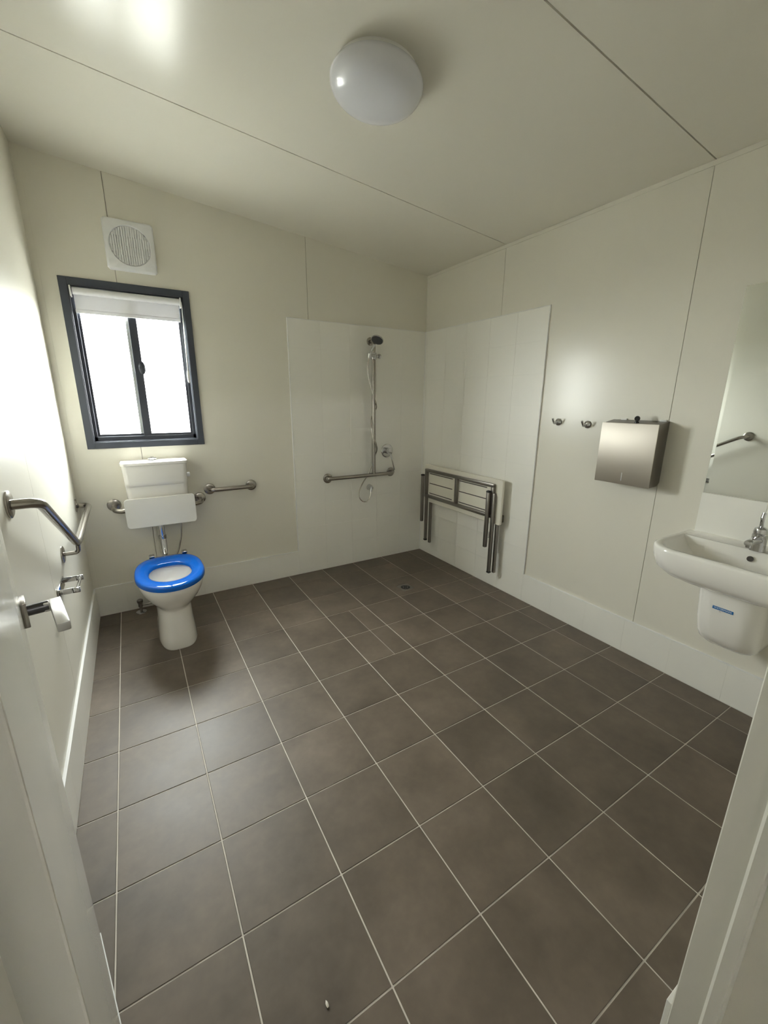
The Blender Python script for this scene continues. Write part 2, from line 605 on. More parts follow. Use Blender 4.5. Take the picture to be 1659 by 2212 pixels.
# grout beds
obj('grout_bed', box(SX, XT, YT + 0.0012, YB, 0, ZT), m_wgrout, wall_back, smooth=False)
obj('grout_bed', box(XT + 0.0012, XR, SY, YT, 0, ZT), m_wgrout, wall_right, smooth=False)
tiles(wall_back, 1, YT, SX, XT - 0.001, 0, ZT, 0.25, 0.2005, SX)
tiles(wall_right, 0, XT, SY, YT - 0.001, 0, ZT, 0.25, 0.2005, SY)
# white edge trims of the tiling
obj('tile_edge_trim', box(SX - 0.005, SX, YT - 0.0015, YB, 0.205, ZT + 0.004, bev=0.0012), m_plast, wall_back, smooth=False)
obj('tile_edge_trim', box(SX - 0.005, XT, YT - 0.0015, YB, ZT, ZT + 0.004, bev=0.0012), m_plast, wall_back, smooth=False)
obj('tile_edge_trim', box(XT - 0.0015, XR, SY - 0.005, SY, 0.205, ZT + 0.004, bev=0.0012), m_plast, wall_right, smooth=False)
obj('tile_edge_trim', box(XT - 0.0015, XR, SY, YT, ZT, ZT + 0.004, bev=0.0012), m_plast, wall_right, smooth=False)
obj('corner_bead', tube([(XT - 0.001, YT - 0.001, 0.0), (XT - 0.001, YT - 0.001, ZT)], 0.003, seg=8), m_plast, wall_back)

SK = 0.203
bb = obj('baseboard_back', box(XTL, SX, YT + 0.0012, YB, 0, SK), m_wgrout, smooth=False)
tag(bb, 'white tile skirting along the back wall behind the toilet', 'skirting', kind='structure')
tiles(bb, 1, YT, XTL, SX, 0, SK, 0.25, 0.4, SX, 'skirting_tile')
obj('tile_edge_trim', box(XTL, SX, YT - 0.001, YB, SK, SK + 0.004, bev=0.001), m_plast, bb, smooth=False)
br = obj('baseboard_right', box(XT + 0.0012, XR, YF, SY, 0, SK), m_wgrout, smooth=False)
tag(br, 'white tile skirting along the right wall under the basin', 'skirting', kind='structure')
tiles(br, 0, XT, YF, SY, 0, SK, 0.25, 0.4, SY, 'skirting_tile')
obj('tile_edge_trim', box(XT - 0.001, XR, YF, SY, SK, SK + 0.004, bev=0.001), m_plast, br, smooth=False)
bl = obj('baseboard_left', box(XL, XTL - 0.0012, YF, YB, 0, SK), m_wgrout, smooth=False)
tag(bl, 'white tile skirting along the left wall, bright along its top edge', 'skirting', kind='structure')
tiles(bl, 0, XTL, YF, YT, 0, SK, 0.25, 0.4, YT - 0.1, 'skirting_tile')
obj('tile_edge_trim', box(XL, XTL + 0.001, YF, YT, SK, SK + 0.004, bev=0.001), m_plast, bl, smooth=False)
bf = obj('baseboard_front', box(DX1 + 0.032, XT, YF, YF + 0.0105, 0, SK), m_wgrout, smooth=False)
tag(bf, 'white tile skirting beside the door frame', 'skirting', kind='structure')
k = 1.034
while k < XT - 0.01:
    obj('skirting_tile', box(k + TG, min(k + 0.25, XT) - TG, YF + 0.0106, YF + 0.0205, TG, SK, bev=0.0008, seg=1), m_wtile, bf, smooth=False)
    k += 0.25

# ------------------------------------------------------------------ window
win = thing('window_1', (0.3135, YB, HZ0), 'two-pane sliding window in a charcoal frame above the toilet', 'window', kind='structure')
AW = 0.040
ay0, ay1 = YB - 0.012, YB
for (x0, x1, z0, z1) in ((HX0 - AW, HX0, HZ0 - AW, HZ1 + AW), (HX1, HX1 + AW, HZ0 - AW, HZ1 + AW), (HX0, HX1, HZ1, HZ1 + AW), (HX0, HX1, HZ0 - AW, HZ0)):
    obj('architrave', box(x0, x1, ay0, ay1 + 0.004, z0, z1, bev=0.0015, seg=1), m_frame, win, smooth=False)
# reveal lining
for (x0, x1, z0, z1) in ((HX0, HX0 + 0.004, HZ0, HZ1), (HX1 - 0.004, HX1, HZ0, HZ1), (HX0, HX1, HZ1 - 0.004, HZ1), (HX0, HX1, HZ0, HZ0 + 0.004)):
    obj('reveal', box(x0, x1, YB - 0.006, YB + 0.07, z0, z1), m_sash, win, smooth=False)
# outer frame bars
FW = 0.022
fy0, fy1 = YB + 0.028, YB + 0.075
for (x0, x1, z0, z1) in ((HX0, HX0 + FW, HZ0, HZ1), (HX1 - FW, HX1, HZ0, HZ1), (HX0, HX1, HZ1 - FW, HZ1), (HX0, HX1, HZ0, HZ0 + FW + 0.008)):
    obj('window_frame', box(x0, x1, fy0, fy1, z0, z1, bev=0.001, seg=1), m_sash, win, smooth=False)
for (a, b, yy) in ((HX0 + FW - 0.004, 0.338, YB + 0.056), (0.292, HX1 - FW + 0.004, YB + 0.040)):
    sash = bmesh.new()
    sw = 0.024 if a < 0.1 else 0.024
    z0, z1 = HZ0 + FW, HZ1 - FW
    add_box(sash, a, a + (0.018 if a < 0.1 else 0.046), yy - 0.007, yy + 0.007, z0, z1, bev=0.001, seg=1)
    add_box(sash, b - (0.040 if a < 0.1 else 0.018), b, yy - 0.007, yy + 0.007, z0, z1, bev=0.001, seg=1)
    add_box(sash, a, b, yy - 0.006, yy + 0.006, z0, z0 + 0.022, bev=0.001, seg=1)
    add_box(sash, a, b, yy - 0.006, yy + 0.006, z1 - 0.022, z1, bev=0.001, seg=1)
    so = obj('sash', sash, m_sash, win, smooth=False)
    obj('pane', box(a + 0.01, b - 0.01, yy - 0.002, yy + 0.002, z0 + 0.01, z1 - 0.01), m_glass, so, smooth=False)
lt = lathe([(0.0, 0.0), (0.020, 0.0), (0.020, 0.006), (0.014, 0.012), (0, 0.013)], (0, 0, 0), (0, -1, 0), 24)
bmesh.ops.transform(lt, matrix=Matrix.Translation((0.334, YB + 0.034, 1.622)) @ Matrix.Diagonal((1.0, 1.0, 2.0, 1.0)), verts=lt.verts)
obj('sash_latch', lt, m_sash, win)
obj('washed_out_interlock', box(0.276, 0.296, YB + 0.054, YB + 0.062, HZ0 + FW + 0.02, HZ1 - FW - 0.02), m_plast, win, smooth=False)  # pale stile strip; glare from outside is put into its colour
bm = bmesh.new()
add_tube(bm, fillet([(0.158, YB + 0.049, 1.208), (0.158, YB + 0.040, 1.228), (0.176, YB + 0.040, 1.228), (0.176, YB + 0.049, 1.208)], 0.004, 3), 0.002, 8)
obj('sash_stop', bm, m_dsteel, win)

# roller blind inside the window opening
bl_ = thing('roller_blind', (0.31, YB + 0.01, 2.03), 'pale roller blind rolled almost fully up in the window', 'blind')
RY = YB + 0.004
obj('roll', lathe([(0.0, 0), (0.020, 0), (0.020, 0.556), (0.0, 0.556)], (0.034, RY, 2.030), (1, 0, 0), 28), m_fabric, bl_)
obj('fabric', box(0.036, 0.588, RY + 0.0175, RY + 0.0185, 1.932, 2.035), m_fabric, bl_, smooth=False)
obj('bottom_rail', box(0.034, 0.590, RY + 0.013, RY + 0.023, 1.914, 1.936, bev=0.004), m_fabric, bl_)
for xx in (0.021, 0.592):
    b_ = bmesh.new()
    add_box(b_, xx, xx + 0.008, RY - 0.026, RY + 0.022, 1.996, 2.052, bev=0.003)
    add_box(b_, xx, xx + 0.008, RY - 0.022, RY + 0.022, 2.046, 2.054, bev=0.001)
    obj('bracket', b_, m_plast, bl_)
ch = obj('chain', tube(spline([(0.600, RY - 0.020, 2.030), (0.6005, RY - 0.026, 2.00), (0.597, RY - 0.028, 1.85), (0.594, RY - 0.028, 1.62)], 5), 0.0022, 6), m_plast, bl_)
obj('chain_strand', tube(spline([(0.600, RY + 0.010, 2.030), (0.602, RY - 0.008, 1.99), (0.601, RY - 0.018, 1.85), (0.597, RY - 0.026, 1.62)], 5), 0.0022, 6), m_plast, ch)
obj('chain_weight', loft([[(0.595 + r * math.cos(a) * 0.8, RY - 0.028 + r * math.sin(a) * 0.5, z) for a in [k * math.pi / 5 for k in range(10)]]
                          for z, r in ((1.535, 0.003), (1.545, 0.009), (1.575, 0.0115), (1.605, 0.009), (1.622, 0.004))]), m_plast, ch)

# ------------------------------------------------------------------ exhaust fan
fan = thing('exhaust_fan', (0.356, YB, 2.16), 'square white exhaust fan with a round grille above the window', 'fan')
fx0, fx1, fz0, fz1 = 0.227, 0.486, 2.164, 2.432


fcx, fcz = (fx0 + fx1) / 2, (fz0 + fz1) / 2


def fan_ring(inset, y, r):
    out = []
    for k in range(64):
        a = 2 * math.pi * (k + 0.5) / 64
        c, s = math.cos(a), math.sin(a)
        q = (abs(c) ** 30 + abs(s) ** 30) ** (-1 / 30)
        out.append((fcx + c * q * ((fx1 - fx0) / 2 - inset), y, fcz + s * q * ((fz1 - fz0) / 2 - inset)))
    return out


bm = bmesh.new()
rings = [fan_ring(0.002, YB, 0.014), fan_ring(0.0, YB - 0.010, 0.016), fan_ring(0.0, YB - 0.026, 0.016), fan_ring(0.004, YB - 0.034, 0.014), fan_ring(0.010, YB - 0.038, 0.012)]
# bring the front to a circle around the grille
n = len(rings[0])
circ = lambda r, y: [(fcx + r * math.cos(a), y, fcz + r * math.sin(a)) for a in [math.atan2(rings[-1][k][2] - fcz, rings[-1][k][0] - fcx) for k in range(n)]]
rings += [circ(0.108, YB - 0.040), circ(0.105, YB - 0.037), circ(0.104, YB - 0.026)]
add_loft(bm, rings)
obj('housing', bm, m_fan, fan, angle=30)
for k in range(-8, 9):
    dx = k * 0.0118
    h = math.sqrt(max(0, 0.102 ** 2 - dx * dx))
    if h > 0.012:
        obj('grille_slat', box(fcx + dx - 0.0042, fcx + dx + 0.0042, YB - 0.036, YB - 0.030, fcz - h, fcz + h, bev=0.001, seg=1), m_fan, fan, smooth=False)
for dz in (-0.05, 0.0, 0.05):
    h = math.sqrt(0.102 ** 2 - dz * dz)
    obj('grille_rib', box(fcx - h, fcx + h, YB - 0.0335, YB - 0.027, fcz + dz - 0.0025, fcz + dz + 0.0025), m_fan, fan, smooth=False)

# ------------------------------------------------------------------ ceiling light (switched off)
LX, LY = 1.155, -1.362
LZ = zc(LX)
nrm = Vector((-0.0925, 0, -1)).normalized()
cl = thing('ceiling_light', (LX, LY, LZ), 'round opal ceiling light, switched off', 'light')
obj('base_ring', lathe([(0.0, 0.0), (0.150, 0.0), (0.150, 0.022), (0.0, 0.022)], (LX, LY, LZ), nrm, 64), m_plast, cl)
R0 = 0.172
prof = [(0.150, 0.020), (0.166, 0.022)]
for k in range(0, 15):
    a = math.pi / 2 * k / 14
    prof.append((R0 * (math.cos(a) ** 0.62), 0.034 + 0.066 * (math.sin(a) ** 1.05)))
prof[-1] = (0.0, 0.100)
obj('diffuser', lathe(prof, (LX, LY, LZ), nrm, 64), m_diff, cl)


# ------------------------------------------------------------------ grab rails
def flange(parent, c, axis, r=0.040, t=0.008, m=None):
    return obj('flange', lathe([(0, 0), (r, 0), (r, t * 0.6), (r - 0.006, t), (0.018, t + 0.001), (0, t + 0.001)], c, axis, 28), m or m_steel, parent)


# short rail beside the cistern
gr = thing('grab_rail', (0.80, YB, 0.80), 'short straight stainless grab rail beside the cistern', 'grab rail')
obj('rail_tube', tube(fillet([(0.655, YB, 0.805), (0.655, YB - 0.07, 0.807), (0.950, YB - 0.07, 0.807), (0.950, YB, 0.805)], 0.045), 0.016, 16), m_steel, gr)
flange(gr, (0.655, YB, 0.805), (0, -1, 0))
flange(gr, (0.950, YB, 0.805), (0, -1, 0))

# bent rail on the left wall
gl = thing('grab_rail', (XL, -0.6, 0.80), 'long bent stainless grab rail on the left wall beside the toilet', 'grab rail')
OX = XL + 0.068
obj('rail_tube', tube(fillet([(XL, 0.097, 0.797), (OX, 0.075, 0.797), (OX, -0.69, 0.778), (OX, -1.325, 1.112), (XL, -1.362, 1.118)], 0.07, 8), 0.016, 18), m_steel, gl)
obj('support_post', tube(fillet([(XL, -0.665, 0.730), (OX - 0.004, -0.668, 0.730), (OX, -0.69, 0.775)], 0.04, 6), 0.0095, 14), m_steel, gl)
flange(gl, (XL, 0.097, 0.797), (1, 0, 0))
flange(gl, (XL, -0.665, 0.730), (1, 0, 0), 0.040)
flange(gl, (XL, -1.362, 1.120), (1, 0, 0), 0.042)

# shower rails: inverted T
sh = thing('shower_grab_rail', (1.985, YT, 0.80), 'inverted T stainless grab rail in the tiled shower corner', 'grab rail')
SYR = YT - 0.066
obj('horizontal_rail', tube(fillet([(1.572, YT, 0.800), (1.550, SYR, 0.806), (2.180, SYR, 0.806), (2.195, YT, 0.806)], 0.045), 0.016, 16), m_steel, sh)
obj('vertical_rail', tube(fillet([(1.982, SYR, 0.806), (1.982, SYR, 1.885), (1.985, YT, 1.893)], 0.03), 0.0155, 16), m_steel, sh)
flange(sh, (1.576, YT, 0.800), (0, -1, 0))
flange(sh, (2.192, YT, 0.806), (0, -1, 0))
flange(sh, (1.985, YT, 1.893), (0, -1, 0), 0.032)

# hand shower on the slider
hs = thing('hand_shower', (1.95, YT, 1.77), 'chrome hand shower on its slider with a hose looping down', 'shower head')
obj('slider', loft([[(1.982 + r * math.cos(a), SYR + r * math.sin(a), z) for a in [k * math.pi / 10 for k in range(20)]]
                    for z, r in ((1.748, 0.021), (1.752, 0.024), (1.798, 0.024), (1.802, 0.021))]), m_chrome, hs)
obj('slider_knob', lathe([(0, 0), (0.012, 0), (0.012, 0.022), (0.019, 0.024), (0.019, 0.040), (0.015, 0.044), (0, 0.044)], (2.000, SYR, 1.776), (1, 0, 0), 20), m_chrome, hs)
obj('holder_arm', tube([(1.985, SYR - 0.015, 1.776), (1.925, SYR - 0.040, 1.774)], 0.012, 14), m_chrome, hs)
obj('holder_cup', lathe([(0, -0.018), (0.0135, -0.018), (0.017, 0.014), (0, 0.014)], (1.918, SYR - 0.043, 1.772), (0.15, -0.1, 1), 20), m_chrome, hs)
H0 = Vector((1.914, SYR - 0.040, 1.750))
H1 = Vector((1.952, SYR - 0.060, 1.858))
obj('handle', tube(spline([H0, H0.lerp(H1, 0.35), H0.lerp(H1, 0.75) + Vector((0.001, 0.004, 0.0)), H1], 5), [0.0095] * 5 + [0.011] * 5 + [0.012] * 6, 14), m_chrome, hs)
hn = Vector((-0.46, -0.30, -0.83)).normalized()
HC = Vector((1.975, 0.045, 1.892))
head = obj('head', lathe([(0, -0.026), (0.018, -0.025), (0.036, -0.016), (0.049, -0.004), (0.051, 0.002), (0.049, 0.007), (0, 0.007)], HC, hn, 32), m_chrome, hs)
obj('spray_face', lathe([(0, 0.006), (0.0465, 0.006), (0.0455, 0.0095), (0, 0.0105)], HC, hn, 32), m_face, head)
hose = [(1.912, 0.070, 1.752), (1.905, 0.07, 1.72), (1.899, 0.07, 1.661), (1.921, 0.07, 1.556), (1.952, 0.072, 1.477), (1.983, 0.085, 1.419), (2.008, 0.114, 1.374), (1.995, 0.142, 1.327), (1.963, 0.124, 1.28), (1.945, 0.088, 1.206), (1.952, 0.084, 1.13), (1.985, 0.084, 1.082), (2.010, 0.112, 1.018), (2.006, 0.142, 0.962), (1.980, 0.146, 0.883), (1.935, 0.146, 0.794), (1.893, 0.145, 0.741), (1.843, 0.122, 0.678), (1.834, 0.106, 0.625), (1.858, 0.102, 0.590), (1.890, 0.102, 0.579), (1.925, 0.106, 0.59), (1.951, 0.114, 0.635), (1.958, 0.124, 0.668)]
obj('hose', tube(spline(hose, 6), 0.0058, 8), m_hose, hs)
el = obj('wall_elbow', lathe([(0, 0), (0.028, 0), (0.027, 0.008), (0.024, 0.018), (0.019, 0.040), (0.012, 0.052), (0, 0.055)], (1.972, YT, 0.686), (0, -1, 0), 24), m_chrome, hs)
obj('hose_nut', lathe([(0, 0), (0.011, 0), (0.011, 0.03), (0, 0.03)], (1.957, 0.125, 0.658), (0.25, 0.0, 1), 12), m_chrome, el)

# shower mixer
mx = thing('shower_mixer', (2.152, YT, 1.0), 'chrome shower mixer with a long lever on a round plate', 'tap')
obj('wall_plate', lathe([(0, 0), (0.060, 0), (0.060, 0.004), (0.054, 0.009), (0, 0.010)], (2.152, YT, 1.0), (0, -1, 0), 36), m_chrome, mx)
obj('body', lathe([(0, 0), (0.027, 0), (0.027, 0.045), (0.023, 0.056), (0, 0.060)], (2.152, YT - 0.008, 1.0), (0, -1, 0), 24), m_chrome, mx)
obj('lever', tube(fillet([(2.148, YT - 0.050, 0.995), (2.146, YT - 0.085, 0.965), (2.152, YT - 0.090, 0.93), (2.178, YT - 0.090, 0.838)], 0.02, 5), 0.0065, 12), m_chrome, mx)

# ------------------------------------------------------------------ toilet pan
TX = 0.312
pan = thing('toilet_pan', (TX, -0.25, 0), 'white ceramic toilet pan with a blue seat under the window', 'toilet')


def egg(z, front, back, hw, n=40, cx=TX, p=2.25):
    """egg outline: rounder towards the front (low y), squarer at the back"""
    mid = front + (back - front) * 0.50
    out = []
    for k in range(n):
        a = 2 * math.pi * k / n
        c, s = math.cos(a), math.sin(a)
        pw = 2.0 / (p if s < 0 else 2.8)
        x = cx + hw * (abs(c) ** pw) * (1 if c >= 0 else -1)
        y = mid + ((back - mid) if s >= 0 else (mid - front)) * (abs(s) ** pw) * (1 if s >= 0 else -1)
        out.append((x, y, z))
    return out


bm = bmesh.new()
outer = [(0.0, -0.512, 0.06, 0.106, 3.2), (0.012, -0.516, 0.06, 0.109, 3.2), (0.06, -0.508, 0.06, 0.103, 3.0), (0.14, -0.490, 0.06, 0.098, 2.8), (0.205, -0.480, 0.06, 0.097, 2.6),
         (0.222, -0.476, 0.05, 0.096, 2.5), (0.236, -0.482, 0.04, 0.100, 2.4), (0.27, -0.528, 0.02, 0.124, 2.3), (0.315, -0.578, -0.02, 0.150, 2.2), (0.36, -0.612, -0.05, 0.168, 2.2), (0.395, -0.630, -0.06, 0.176, 2.2), (0.418, -0.634, -0.065, 0.178, 2.2), (0.424, -0.630, -0.068, 0.175, 2.2)]
inner = [(0.424, -0.590, -0.21, 0.135, 2.2), (0.41, -0.572, -0.225, 0.122, 2.2), (0.36, -0.560, -0.235, 0.114, 2.1), (0.29, -0.50, -0.25, 0.090, 2.0), (0.22, -0.42, -0.27, 0.055, 2.0)]
rings = [egg(z, f, b, h, 48, p=p) for z, f, b, h, p in outer + inner]
add_loft(bm, rings)
obj('bowl', bm, m_cer, pan, angle=60)
obj('bowl_water', lathe([(0, 0), (0.05, 0), (0.05, 0.002), (0, 0.002)], (TX, -0.345, 0.226), (0, 0, 1), 24), m_cer, pan)
# waste connection to the wall
obj('waste_pipe', tube([(TX, 0.03, 0.18), (TX, YT, 0.18)], 0.055, 20), m_cer, pan)
# blue seat ring
seat = bmesh.new()
NS = 56
O = egg(0, -0.648, -0.085, 0.186, NS, p=2.1)
I = egg(0, -0.525, -0.238, 0.112, NS, p=2.0)
sect = [(0.0, 0.428), (0.0, 0.440), (0.05, 0.450), (0.16, 0.4555), (0.40, 0.4575), (0.68, 0.4545), (0.90, 0.447), (1.0, 0.437), (1.0, 0.428)]
rings = []
for t, z in sect:
    rings.append([(O[k][0] * (1 - t) + I[k][0] * t, O[k][1] * (1 - t) + I[k][1] * t, z) for k in range(NS)])
rings.append(rings[0])
R_ = [[seat.verts.new(p) for p in r] for r in rings[:-1]]
for a in range(len(R_)):
    A, B = R_[a], R_[(a + 1) % len(R_)]
    for k in range(NS):
        seat.faces.new([A[k], A[(k + 1) % NS], B[(k + 1) % NS], B[k]])
so = obj('seat', seat, m_blue, pan, angle=70)
for hx in (TX - 0.082, TX + 0.108):
    hb = bmesh.new()
    add_box(hb, hx - 0.016, hx + 0.016, -0.098, -0.072, 0.424, 0.468, bev=0.006)
    add_box(hb, hx - 0.016, hx + 0.016, -0.120, -0.090, 0.456, 0.468, bev=0.004)
    obj('seat_hinge', hb, m_chrome, so)

# cistern on the wall
ci = thing('cistern', (0.32, YB, 0.80), 'white ceramic cistern with a chrome push button under the window', 'cistern')


def cring(z, x0, x1, yf, r, bow):
    pts = []
    P = rrect(x0, x1, yf, YB, r, 5)
    xm = (x0 + x1) / 2
    for u, v in P:
        k = 1 - ((u - xm) / ((x1 - x0) / 2)) ** 2
        pts.append((u, v - bow * k * (1 if v < (yf + YB) / 2 else 0), z))
    return pts


obj('tank', loft([cring(0.665, 0.160, 0.492, 0.085, 0.03, 0.008), cring(0.68, 0.152, 0.498, 0.072, 0.03, 0.010), cring(0.86, 0.144, 0.504, 0.062, 0.03, 0.013),
                  cring(0.885, 0.143, 0.505, 0.060, 0.03, 0.013), cring(0.893, 0.142, 0.506, 0.052, 0.03, 0.014), cring(0.91, 0.142, 0.506, 0.050, 0.03, 0.014), cring(1.022, 0.137, 0.510, 0.044, 0.028, 0.016)]), m_cer, ci, angle=40)
obj('lid', loft([cring(1.023, 0.136, 0.511, 0.042, 0.025, 0.016), cring(1.024, 0.131, 0.516, 0.036, 0.025, 0.017), cring(1.040, 0.131, 0.516, 0.036, 0.025, 0.017), cring(1.045, 0.136, 0.511, 0.042, 0.022, 0.016)]), m_cer, ci, angle=40)
bt = obj('push_button', lathe([(0, 0), (0.028, 0), (0.028, 0.004), (0.020, 0.007), (0.017, 0.012), (0, 0.012)], (0.315, 0.108, 1.045), (0, 0, 1), 24), m_chrome, ci)
bm = bmesh.new()
add_box(bm, 0.290, 0.340, 0.094, 0.122, 1.056, 1.064, bev=0.003)
add_box(bm, 0.302, 0.328, 0.082, 0.134, 1.056, 1.068, bev=0.004)
obj('button_bar', bm, m_chrome, bt)
obj('inlet_cap', lathe([(0, 0), (0.010, 0), (0.010, 0.012), (0.015, 0.013), (0.016, 0.028), (0.012, 0.032), (0, 0.032)], (0.497, 0.115, 0.935), (1, 0, 0), 18), m_plast, ci)
fp = obj('flush_pipe', tube(fillet([(0.310, 0.095, 0.67), (0.313, 0.09, 0.50), (0.314, 0.06, 0.40), (0.314, -0.04, 0.375)], 0.05), 0.0205, 18), m_chrome, ci)
obj('pipe_nut', lathe([(0, 0), (0.028, 0), (0.028, 0.03), (0, 0.03)], (0.310, 0.094, 0.64), (0, 0, 1), 8), m_chrome, fp)
obj('pipe_nut', lathe([(0, 0), (0.025, 0.0), (0.025, 0.022), (0, 0.022)], (0.3125, 0.0905, 0.515), (0, 0, 1), 16), m_chrome, fp)
obj('supply_hose', tube(spline([(0.440, 0.11, 0.67), (0.437, 0.118, 0.58), (0.424, 0.13, 0.48), (0.385, 0.145, 0.36), (0.28, 0.150, 0.20), (0.17, 0.140, 0.085)], 6), 0.0055, 8), m_hose, ci)

# padded backrest on its rail
bk = thing('toilet_back_support', (0.325, YB, 0.76), 'pale rounded back support on a curved stainless bracket in front of the cistern', 'back support')
PY = 0.030
bm = bmesh.new()
n0 = rrect(0.122, 0.534, 0.620, 0.815, 0.022, 6)
mid = lambda i: [(0.328 + (u - 0.328) * i, v_) for u, v_ in n0]
add_loft(bm, [[(u, PY + 0.014, v) for u, v in rrect(0.125, 0.531, 0.623, 0.812, 0.020, 6)], [(u, PY + 0.011, v) for u, v in n0], [(u, PY + 0.003, v) for u, v in n0], [(u, PY, v) for u, v in rrect(0.125, 0.531, 0.623, 0.812, 0.020, 6)]])
obj('pad', bm, m_pad, bk, angle=30)
obj('bracket_tube', tube(fillet([(0.063, YB, 0.755), (0.063, 0.062, 0.738), (0.583, 0.062, 0.738), (0.583, YB, 0.746)], 0.06), 0.016, 16), m_steel, bk)
flange(bk, (0.063, YB, 0.757), (0, -1, 0))
flange(bk, (0.583, YB, 0.747), (0, -1, 0))

# stop valve behind the pan
sv = thing('stop_valve', (0.122, 0.115, 0), 'small chrome stop valve on the floor behind the toilet', 'valve')
obj('floor_flange', lathe([(0, 0), (0.034, 0), (0.033, 0.004), (0.016, 0.012), (0, 0.012)], (0.122, 0.115, 0), (0, 0, 1), 24), m_chrome, sv)
obj('valve_body', lathe([(0, 0.01), (0.009, 0.01), (0.009, 0.04), (0.014, 0.042), (0.014, 0.062), (0.009, 0.066), (0, 0.066)], (0.122, 0.115, 0), (0, 0, 1), 16), m_dsteel, sv)
obj('valve_handle', lathe([(0, 0.066), (0.016, 0.068), (0.019, 0.078), (0.019, 0.090), (0.014, 0.094), (0, 0.094)], (0.122, 0.115, 0), (0, 0, 1), 10), m_dsteel, sv)
obj('outlet', tube([(0.130, 0.115, 0.052), (0.200, 0.105, 0.055)], 0.0065, 10), m_dsteel, sv)

# toilet roll holder on the left wall
th = thing('toilet_roll_holder', (XL, -0.87, 0.66), 'empty chrome toilet roll holder on the left wall below the bent rail', 'holder')
obj('wall_plate', box(XL, XL + 0.006, -0.955, -0.785, 0.622, 0.668, bev=0.002), m_chrome, th)
for yy in (-0.945, -0.798):
    obj('arm', box(XL + 0.004, XL + 0.078, yy - 0.0025, yy + 0.0025, 0.640, 0.664, bev=0.001), m_chrome, th)
ro = obj('roller', tube([(XL + 0.068, -0.945, 0.655), (XL + 0.068, -0.798, 0.655)], 0.006, 14), m_chrome, th)
for yy in (-0.948, -0.796):
    obj('roller_end', lathe([(0, -0.006), (0.009, -0.005), (0.010, 0.0), (0.009, 0.005), (0, 0.006)], (XL + 0.068, yy, 0.655), (0, 1, 0), 14), m_chrome, ro)

# ------------------------------------------------------------------ folding shower seat on the right wall
fs = thing('folding_shower_seat', (XT, -0.42, 0.5), 'cream slotted shower seat folded up against the tiles on a steel frame', 'shower seat')
BXF = 2.482                       # face of the board
bm = bmesh.new()
y0, y1, z0, z1 = -0.900, 0.046, 0.532, 0.874
add_loft(bm, [[(x, u, v) for u, v in rrect(y0 + i, y1 - i, z0 + i, z1 - i, 0.018, 5)] for x, i in ((BXF + 0.020, 0.003), (BXF + 0.017, 0.0), (BXF + 0.003, 0.0), (BXF, 0.003))])
board = obj('seat_board', bm, m_board, fs, angle=30)
for (ya, yb) in ((-0.365, 0.0), (-0.745, -0.43)):
    for zz in (0.796, 0.708, 0.618):  # open slots drawn as dark strips, their shade put into the colour
        obj('slot_shade_strip', box(BXF - 0.0006, BXF + 0.004, ya + 0.02 if ya > -0.4 else ya, yb - 0.03 if yb > -0.1 else yb, zz - 0.0035, zz + 0.0035, bev=0.0005, seg=1), m_slot, board, smooth=False)
FX0, FX1 = BXF - 0.026, BXF - 0.0005
fr = bmesh.new()
fyl, fyr, fzb, fzt = 0.012, -0.832, 0.578, 0.838
tw = 0.026
obj('frame_bar', box(FX0, FX1, fyr, fyl, fzt - tw, fzt, bev=0.003), m_dsteel, fs)
obj('frame_bar', box(FX0, FX1, fyr, fyl, fzb, fzb + tw, bev=0.003), m_dsteel, fs)
for yy in (fyl - tw, -0.425, fyr):
    obj('frame_upright', box(FX0 + 0.0005, FX1, yy, yy + tw, fzb + tw * 0.5, fzt - tw * 0.5, bev=0.003), m_dsteel, fs)
fr.free()
for yl in (0.000, -0.822):
    # folded leg: hinged link, long leg and wall strut
    obj('leg_link', box(FX0 - 0.030, FX0 - 0.004, yl + 0.004, yl + 0.030, 0.345, 0.785, bev=0.006), m_dsteel, fs)
    lg = obj('leg', box(FX0 - 0.002, FX0 + 0.022, yl - 0.028, yl - 0.004, 0.150, 0.770, bev=0.005) if yl < -0.1 else box(FX0 - 0.002, FX0 + 0.022, yl - 0.024, yl, 0.175, 0.600, bev=0.005), m_dsteel, fs)
    obj('wall_strut', box(FX1 + 0.004, FX1 + 0.026, yl - 0.050, yl - 0.026, 0.140, 0.540, bev=0.005), m_dsteel, fs)
    obj('foot_cap', box(FX0 - 0.003, FX0 + 0.023, yl - 0.029, yl - 0.003, 0.138, 0.152, bev=0.003) if yl < -0.1 else box(FX0 - 0.003, FX0 + 0.023, yl - 0.025, yl + 0.001, 0.163, 0.177, bev=0.003), m_rubber, lg)
    obj('link_cap', box(FX0 - 0.031, FX0 - 0.003, yl + 0.003, yl + 0.031, 0.772, 0.788, bev=0.005), m_rubber, fs)
    obj('spacer', box(FX0 - 0.006, FX0 + 0.004, yl - 0.003, yl + 0.006, 0.42, 0.47, bev=0.002), m_plast, fs)
    # hinge bracket to the wall
    obj('wall_bracket', box(FX1 + 0.018, XT, yl - 0.055, yl - 0.020, 0.545, 0.60, bev=0.003), m_dsteel, fs)

# ------------------------------------------------------------------ robe hooks


